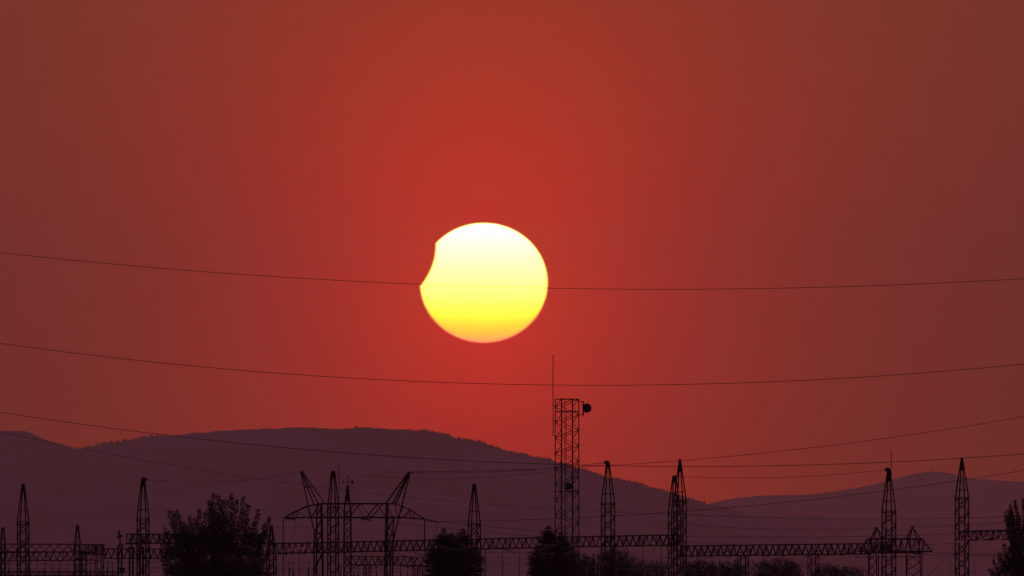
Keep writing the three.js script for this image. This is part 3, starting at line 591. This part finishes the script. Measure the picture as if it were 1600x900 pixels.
// jumper loops
function jumper(label, pts, D, dia = 0.03) { const c = new THREE.CatmullRomCurve3(pts.map(([x, y]) => P(x, y, D))); wireMesh(c.getPoints(28), dia, label, undefined, 'jumper_wire', 'jumper wire'); }
jumper('curved jumper wire below the left arm of the portal pylon', [[462, 812], [462, 822], [457.5, 836], [449, 850]], 1234);
jumper('curved jumper wire below the middle of the portal pylon', [[580, 813.5], [579, 824], [574, 838], [566, 848]], 1234);
jumper('curved jumper wire below the right arm of the portal pylon', [[682, 815], [682, 826], [679, 836], [673, 845]], 1234);
jumper('drooping jumper wire left of the portal pylon leg', [[446, 866], [448, 878], [454, 892], [466, 904]], 1300);
jumper('slack jumper wire right of the right-hand portal', [[1476, 868], [1470, 879], [1460, 890], [1447, 902]], 1420, 0.04);
jumper('jumper wire hanging at the left side of the farthest right tower', [[1486, 849], [1490, 856], [1492, 866], [1493, 880], [1493, 904]], 1136);
jumper('jumper wire hanging at the right side of the farthest right tower', [[1516, 850], [1520, 862], [1522, 880], [1523, 904]], 1134);
jumper('jumper wire dropping into the right-hand tree', [[1545, 848], [1549, 855], [1553, 862], [1553, 904]], 1126);
jumper('short jumper wire slanting below the beam left of the close pair', [[1025, 855], [1021, 861], [1016, 870]], 1180);
// thin bus wires low down
{
  const rows = [[-20, 180, 881, 'left'], [-20, 250, 888, 'left'], [-20, 250, 893.5, 'left'], [160, 260, 877.5, 'left'], [160, 250, 886, 'left'], [430, 700, 873, 'mid'], [430, 660, 887.5, 'mid'], [430, 700, 892, 'mid'], [740, 870, 862.5, 'gap'], [740, 870, 871, 'gap'], [740, 850, 878.5, 'gap'], [740, 850, 880.8, 'gap'], [740, 850, 885, 'gap'], [740, 870, 892, 'gap'], [960, 1060, 871, 'right']];
  const text = { left: 'low under the far left beam', mid: 'low behind the portal pylon legs', gap: 'low behind ribbed post insulators', right: 'low left of the close pair' };
  const order = {};
  for (const [x0, x1, y, k] of [...rows].sort((a, b) => a[2] - b[2])) hang(ORD[order[k] = (order[k] ?? -1) + 1] + ' from the top of the level bus wires ' + text[k], x0, y, 1420, x1, y + rr(-0.6, 0.6), 1420, 0.8, 0.03, 'bus wires ' + k);
  for (const [x, y0, w] of [[1441, 868, 'left'], [1552, 866, 'right'], [1484, 872, 'middle']]) { const c = wireMesh([P(x, y0, 1380), P(x, 930, 1380)], 0.03, w + ' one of three thin upright wires below the strong conductors at the right', 'upright wires at the right'); c.name = numbered('dropper_wire'); }
}
{ // small dampers on the wire by the right pylon peak
  for (const [x, w] of [[657, 'left'], [662.5, 'right']]) { const g = thing('wire_damper', P(x, 739, 1234), w + ' one of two small dampers on the wire by the pylon peak', 'damper', 'dampers on the shield wire'), s = S(1234); const b = new THREE.CapsuleGeometry(0.75 * s, 1.5 * s, 4, 8); b.rotateZ(Math.PI / 2); b.translate(0, -0.8 * s, 0); part('weight', b, steel, g); member(g, 'clamp', V(0, 0.4 * s, 0), V(0, -0.8 * s, 0), 0.04); }
}

// ---------------------------------------------------------------- vegetation
class Soup {
  constructor() { this.p = []; this.n = []; }
  leaf(c, dir, up, L, W) {                     // pointed leaf of two folded faces
    const side = dir.clone().cross(up).normalize().multiplyScalar(W / 2), tip = c.clone().addScaledVector(dir, L), mid = c.clone().addScaledVector(dir, L * 0.45).addScaledVector(up, W * 0.12);
    const a = mid.clone().add(side), b = mid.clone().sub(side), low = up.clone().multiplyScalar(-W * 0.15); a.add(low); b.add(low);
    for (const q of [c, a, tip, c, tip, b]) this.p.push(q.x, q.y, q.z);
  }
  geo() { const g = new THREE.BufferGeometry(); g.setAttribute('position', new THREE.Float32BufferAttribute(this.p, 3)); g.computeVertexNormals(); return g; }
}
function rdir(upBias = 0) { const v = V(rr(-1, 1), rr(-1, 1) + upBias, rr(-1, 1)); return v.normalize(); }
function limb(pts, r0, r1) {
  const c = new THREE.CatmullRomCurve3(pts), n = Math.max(4, pts.length * 3), g = new THREE.TubeGeometry(c, n, 1, 6, false), p = g.attributes.position;
  for (let i = 0; i <= n; i++) { const ctr = c.getPointAt(i / n), r = lerp(r0, r1, i / n); for (let k = 0; k <= 6; k++) { const q = i * 7 + k; p.setXYZ(q, ctr.x + (p.getX(q) - ctr.x) * r, ctr.y + (p.getY(q) - ctr.y) * r, ctr.z + (p.getZ(q) - ctr.z) * r); } }
  g.computeVertexNormals(); return g;
}
// broadleaf tree whose shoots end at given photo points
function broadTree(label, { x, D, shoots, fork = 940, leaf = 0.17, spread = 1.1, density = 1, core = [] , trunkX = x, name = 'leafy_tree', group }) {
  const s = S(D), base = basePoint(x, D), g = thing(name, base, label, 'tree', group), sp = new Soup(), wood = [];
  const Q = (px, py, z) => V((px - x) * s, heightAt(py, D), z);
  const hF = heightAt(fork, D), tx = (trunkX - x) * s;
  wood.push(limb([V(tx, 0, 0), V(tx + 0.1, hF * 0.5, 0.05), V(tx, hF, 0)], 0.22, 0.16));
  for (const [px, py, wp = 7, z0 = null] of shoots) {
    const wpx = wp * 1.22, z = z0 ?? rr(-1, 1) * spread, tip = Q(px, py, z), start = V(tx * 0.8 + (tip.x) * 0.12, lerp(hF * 0.75, hF, rnd()), z * 0.15);
    const mid = V(lerp(start.x, tip.x, 0.62), lerp(start.y, tip.y, 0.42), lerp(start.z, tip.z, 0.7));
    const curve = new THREE.CatmullRomCurve3([start, mid, tip]); wood.push(limb([start, mid, tip.clone().lerp(mid, 0.06)], 0.075, 0.012));
    const L = curve.getLength(), n = Math.round(L / 0.016 * density);
    for (let i = 0; i < n; i++) {
      const t = 0.12 + 0.88 * Math.pow(rnd(), 0.65), c = curve.getPointAt(Math.min(1, t)), tan = curve.getTangentAt(Math.min(1, t));
      const w = wpx * s * 0.9 * (t > 0.78 ? Math.sqrt((1.02 - t) / 0.24) * 0.8 + 0.08 : lerp(1.35, 0.72, t / 0.78));
      const off = rdir().multiplyScalar(w * Math.sqrt(rnd())); c.add(off);
      if (t < 0.8 && noise.noise(c.x * 2.1 + x, c.y * 2.1, c.z * 2.1) < -0.14) continue;
      const d = tan.clone().multiplyScalar(0.75).add(off.normalize().multiplyScalar(0.6)).add(rdir().multiplyScalar(0.45)).normalize();
      sp.leaf(c, d, rdir(0.6), leaf * rr(0.7, 1.25), leaf * rr(0.36, 0.6));
    }
  }
  for (const [px, py, rxp, ryp, n] of core) for (let i = 0; i < n; i++) {           // inner leafage in clumps
    const v = rdir().multiplyScalar(Math.cbrt(rnd())); const c = Q(px, py, 0).add(V(v.x * rxp * s, v.y * ryp * s, v.z * spread * 1.1));
    if (noise.noise(c.x * 1.5 + px, c.y * 1.5, c.z * 1.5) < -0.16) continue;
    sp.leaf(c, rdir(0.4), rdir(0.6), leaf * rr(0.8, 1.4), leaf * rr(0.45, 0.75));
  }
  part('trunk', mergeGeometries(wood), bark, g); part('crown', sp.geo(), leafA, g);
}
{
  const tips = [[266, 800, 7], [277, 799, 7], [271, 806, 9], [258, 826, 8], [250, 838, 8], [296, 807, 6], [289, 820, 8], [311, 797, 6], [305, 812, 9], [321, 800, 8], [327, 783, 7], [333, 773, 6.5], [341, 774.5, 6.5], [349, 782, 7], [354, 781, 6], [363, 773, 6], [370, 783, 6], [381, 776, 7], [387, 789, 6], [378, 802, 9], [388, 812, 8], [396, 818, 8], [403.5, 798, 6], [412, 822, 7], [420.5, 808, 5.5], [415, 832, 8], [424, 846, 7], [345, 795, 10], [336, 800, 10], [318, 818, 11], [300, 830, 11], [280, 832, 11], [262, 848, 9], [252, 862, 9], [360, 806, 10], [372, 822, 10], [400, 842, 10], [418, 864, 9], [256, 880, 8], [425, 884, 8], [330, 790, 8], [284, 815, 7], [392, 828, 9], [408, 836, 9]];
  broadTree('big dark leafy tree with many upright shoots, left of the portal pylon', { x: 335, D: 1000, shoots: tips, fork: 955, leaf: 0.165, spread: 1.7, density: 1.0, core: [[325, 872, 52, 48, 5200], [345, 838, 26, 34, 2200], [300, 850, 30, 34, 1800], [285, 880, 34, 34, 1800], [385, 880, 34, 34, 1700], [392, 852, 20, 26, 700], [335, 905, 85, 32, 5200], [270, 850, 15, 24, 500]] });
  const t2 = [[1574, 806, 5], [1571, 800, 4], [1578, 790, 5], [1560, 866, 6], [1568, 852, 6], [1552, 876, 5], [1546, 890, 5], [1587, 782, 5], [1581, 800, 5], [1577, 798, 4], [1600, 780, 5], [1608, 786, 6], [1592, 803, 6], [1590, 815, 7], [1602, 808, 8], [1584, 812, 6], [1597, 822, 8], [1580, 836, 6], [1588, 842, 9], [1578, 856, 8], [1572, 866, 8], [1566, 874, 8], [1557, 888, 7], [1550, 893, 7], [1584, 872, 10], [1592, 860, 10], [1606, 840, 12], [1620, 800, 12], [1630, 790, 12], [1645, 810, 12], [1612, 862, 12], [1640, 850, 12], [1574, 888, 9], [1560, 898, 8]];
  broadTree('dark leafy tree cut off by the right edge', { x: 1625, D: 980, shoots: t2, fork: 960, leaf: 0.16, spread: 1.6, core: [[1612, 868, 30, 46, 2600], [1600, 895, 45, 26, 2600], [1640, 840, 34, 50, 2200], [1588, 880, 16, 22, 500]] });
}
// spruces with star-like tops
function spruce(label, x, D, top, wpx, group) {
  const s = S(D), g = thing('spruce_tree', basePoint(x, D), label, 'tree', group), sp = new Soup(), H = heightAt(top, D), Rm = wpx * s;
  const wood = [limb([V(0, 0, 0), V(0.03, H * 0.5, 0), V(0, H * 0.995, 0)], 0.16, 0.012)];
  let h = H * 0.99, k = 0;
  while (h > H * 0.12) {
    const f = (H - h) / H, R = Math.min(Rm, (0.12 + 0.62 * (H - h)) * rr(0.7, 1.15)), nb = 9 + Math.floor(rnd() * 3);
    for (let b = 0; b < nb; b++) {
      const a = (b / nb) * Math.PI * 2 + k * 0.9 + rr(-0.25, 0.25), d = V(Math.cos(a), 0, Math.sin(a)), r = R * rr(0.7, 1.12), lift = H - h < 1.6 ? rr(0.35, 0.6) : rr(0.0, 0.25);
      const at = (t) => d.clone().multiplyScalar(r * t).add(V(0, h + r * (lift * t - 0.28 * t * t + (t > 0.75 ? 0.14 * (t - 0.75) * 4 : 0)), 0));
      if (r > 0.5) wood.push(limb([at(0), at(0.5), at(0.95)], 0.02, 0.005));
      const n = Math.max(8, Math.round(r / 0.022));
      for (let i = 0; i < n; i++) { const t = 0.06 + 0.94 * i / n, c = at(t), side = V(-d.z, 0, d.x).multiplyScalar(i % 2 ? 1 : -1); const dir = d.clone().multiplyScalar(0.75).add(side.multiplyScalar(rr(0.25, 0.9))).add(V(0, rr(-0.55, 0.3), 0)).normalize(); sp.leaf(c, dir, V(0, 1, 0).add(rdir().multiplyScalar(0.5)).normalize(), rr(0.14, 0.3) * (1.25 - 0.55 * t) * (r < 0.4 ? 0.8 : 1.3), 0.07 * rr(0.7, 1.3)); }
    }
    h -= lerp(0.17, 0.26, Math.min(1, f * 3)) * rr(0.7, 1.3); k++;
  }
  for (let i = 0; i < 12; i++) sp.leaf(V(0, H * 0.985 + rr(-0.1, 0.1), 0), rdir(1.3), rdir(), 0.16, 0.05);
  part('trunk', mergeGeometries(wood), bark, g); part('crown', sp.geo(), leafB, g);
}
spruce('left one of the two small spruces with star-like tops', 693, 1120, 825, 21, 'spruces under the lattice tower');
spruce('small low spruce between the two star-topped spruces', 705.5, 1128, 832, 20, 'spruces under the lattice tower');
spruce('right one of the two small spruces with star-like tops', 723, 1115, 825.5, 21, 'spruces under the lattice tower');
spruce('low dark spruce at the right foot of the spruce clump', 742, 1110, 856, 17, 'spruces under the lattice tower');
spruce('low dark spruce at the left foot of the spruce clump', 676, 1110, 852, 15, 'spruces under the lattice tower');
spruce('stout dark spruce low in the middle of the spruce clump', 714, 1108, 846, 18, 'spruces under the lattice tower');
spruce('stout dark spruce low in the left half of the spruce clump', 688, 1106, 848, 17, 'spruces under the lattice tower');
spruce('slender dark spruce with a knobbly top at the left foot of the mast', 857, 1130, 821, 22, 'dark trees at the foot of the mast');
spruce('dark spruce at the foot of the mast, in front of its left leg', 877, 1125, 832, 20, 'dark trees at the foot of the mast');
spruce('low dark spruce left of the knobbly-topped spruce', 838, 1120, 856, 14, 'dark trees at the foot of the mast');

function bush(label, x, D, w, top, group) {
  const shoots = [], n = Math.round(w / 3.2);
  for (let i = 0; i <= n; i++) { const t = i / n * 2 - 1; shoots.push([x + t * w + rr(-2, 2), top + t * t * (w * 0.25) + rr(-2, 4), rr(6, 9)]); }
  for (let i = 0; i < n; i++) shoots.push([x + rr(-0.9, 0.9) * w, top + rr(5, 20), rr(7, 10)]);
  broadTree(label, { x, D, shoots, fork: 965, leaf: 0.13, spread: 1.5, density: 0.45, group, core: [[x, top + 26, w * 0.95, 24, Math.round(w * 110)], [x, top + 44, w * 1.1, 24, Math.round(w * 110)]] });
}
const row = 'dark trees under the right-hand beams';
bush('dark bushy tree left of the mast foot, below the pale insulator strings', 846, 1180, 20, 858, row);
bush('dark bushy tree right under the mast foot, in front of its legs', 884, 1185, 22, 853, row);
bush('dark bushy tree right of the mast foot, under the main beam', 916, 1190, 20, 866, row);
bush('dark tree crowded around the foot of the mast-side tower', 960, 1150, 26, 856, row);
bush('low dark tree between the mast-side tower and the close pair', 992, 1350, 16, 867, row);
bush('lowest dark tree just left of the close pair of towers', 1026, 1380, 26, 873, row);
bush('dark tree just right of the close pair of towers', 1094, 1200, 34, 872, row);
bush('dark tree left of the first column under the long beam', 1142, 1180, 30, 875, row);
bush('broad dark tree between the two columns under the long beam', 1214, 1190, 44, 870, row);
bush('dark tree right of the second column under the long beam', 1291, 1200, 24, 879, row);
bush('rounded dark tree left of the right-hand portal legs', 1328, 1210, 26, 882, row);

renderer.render(scene, camera);
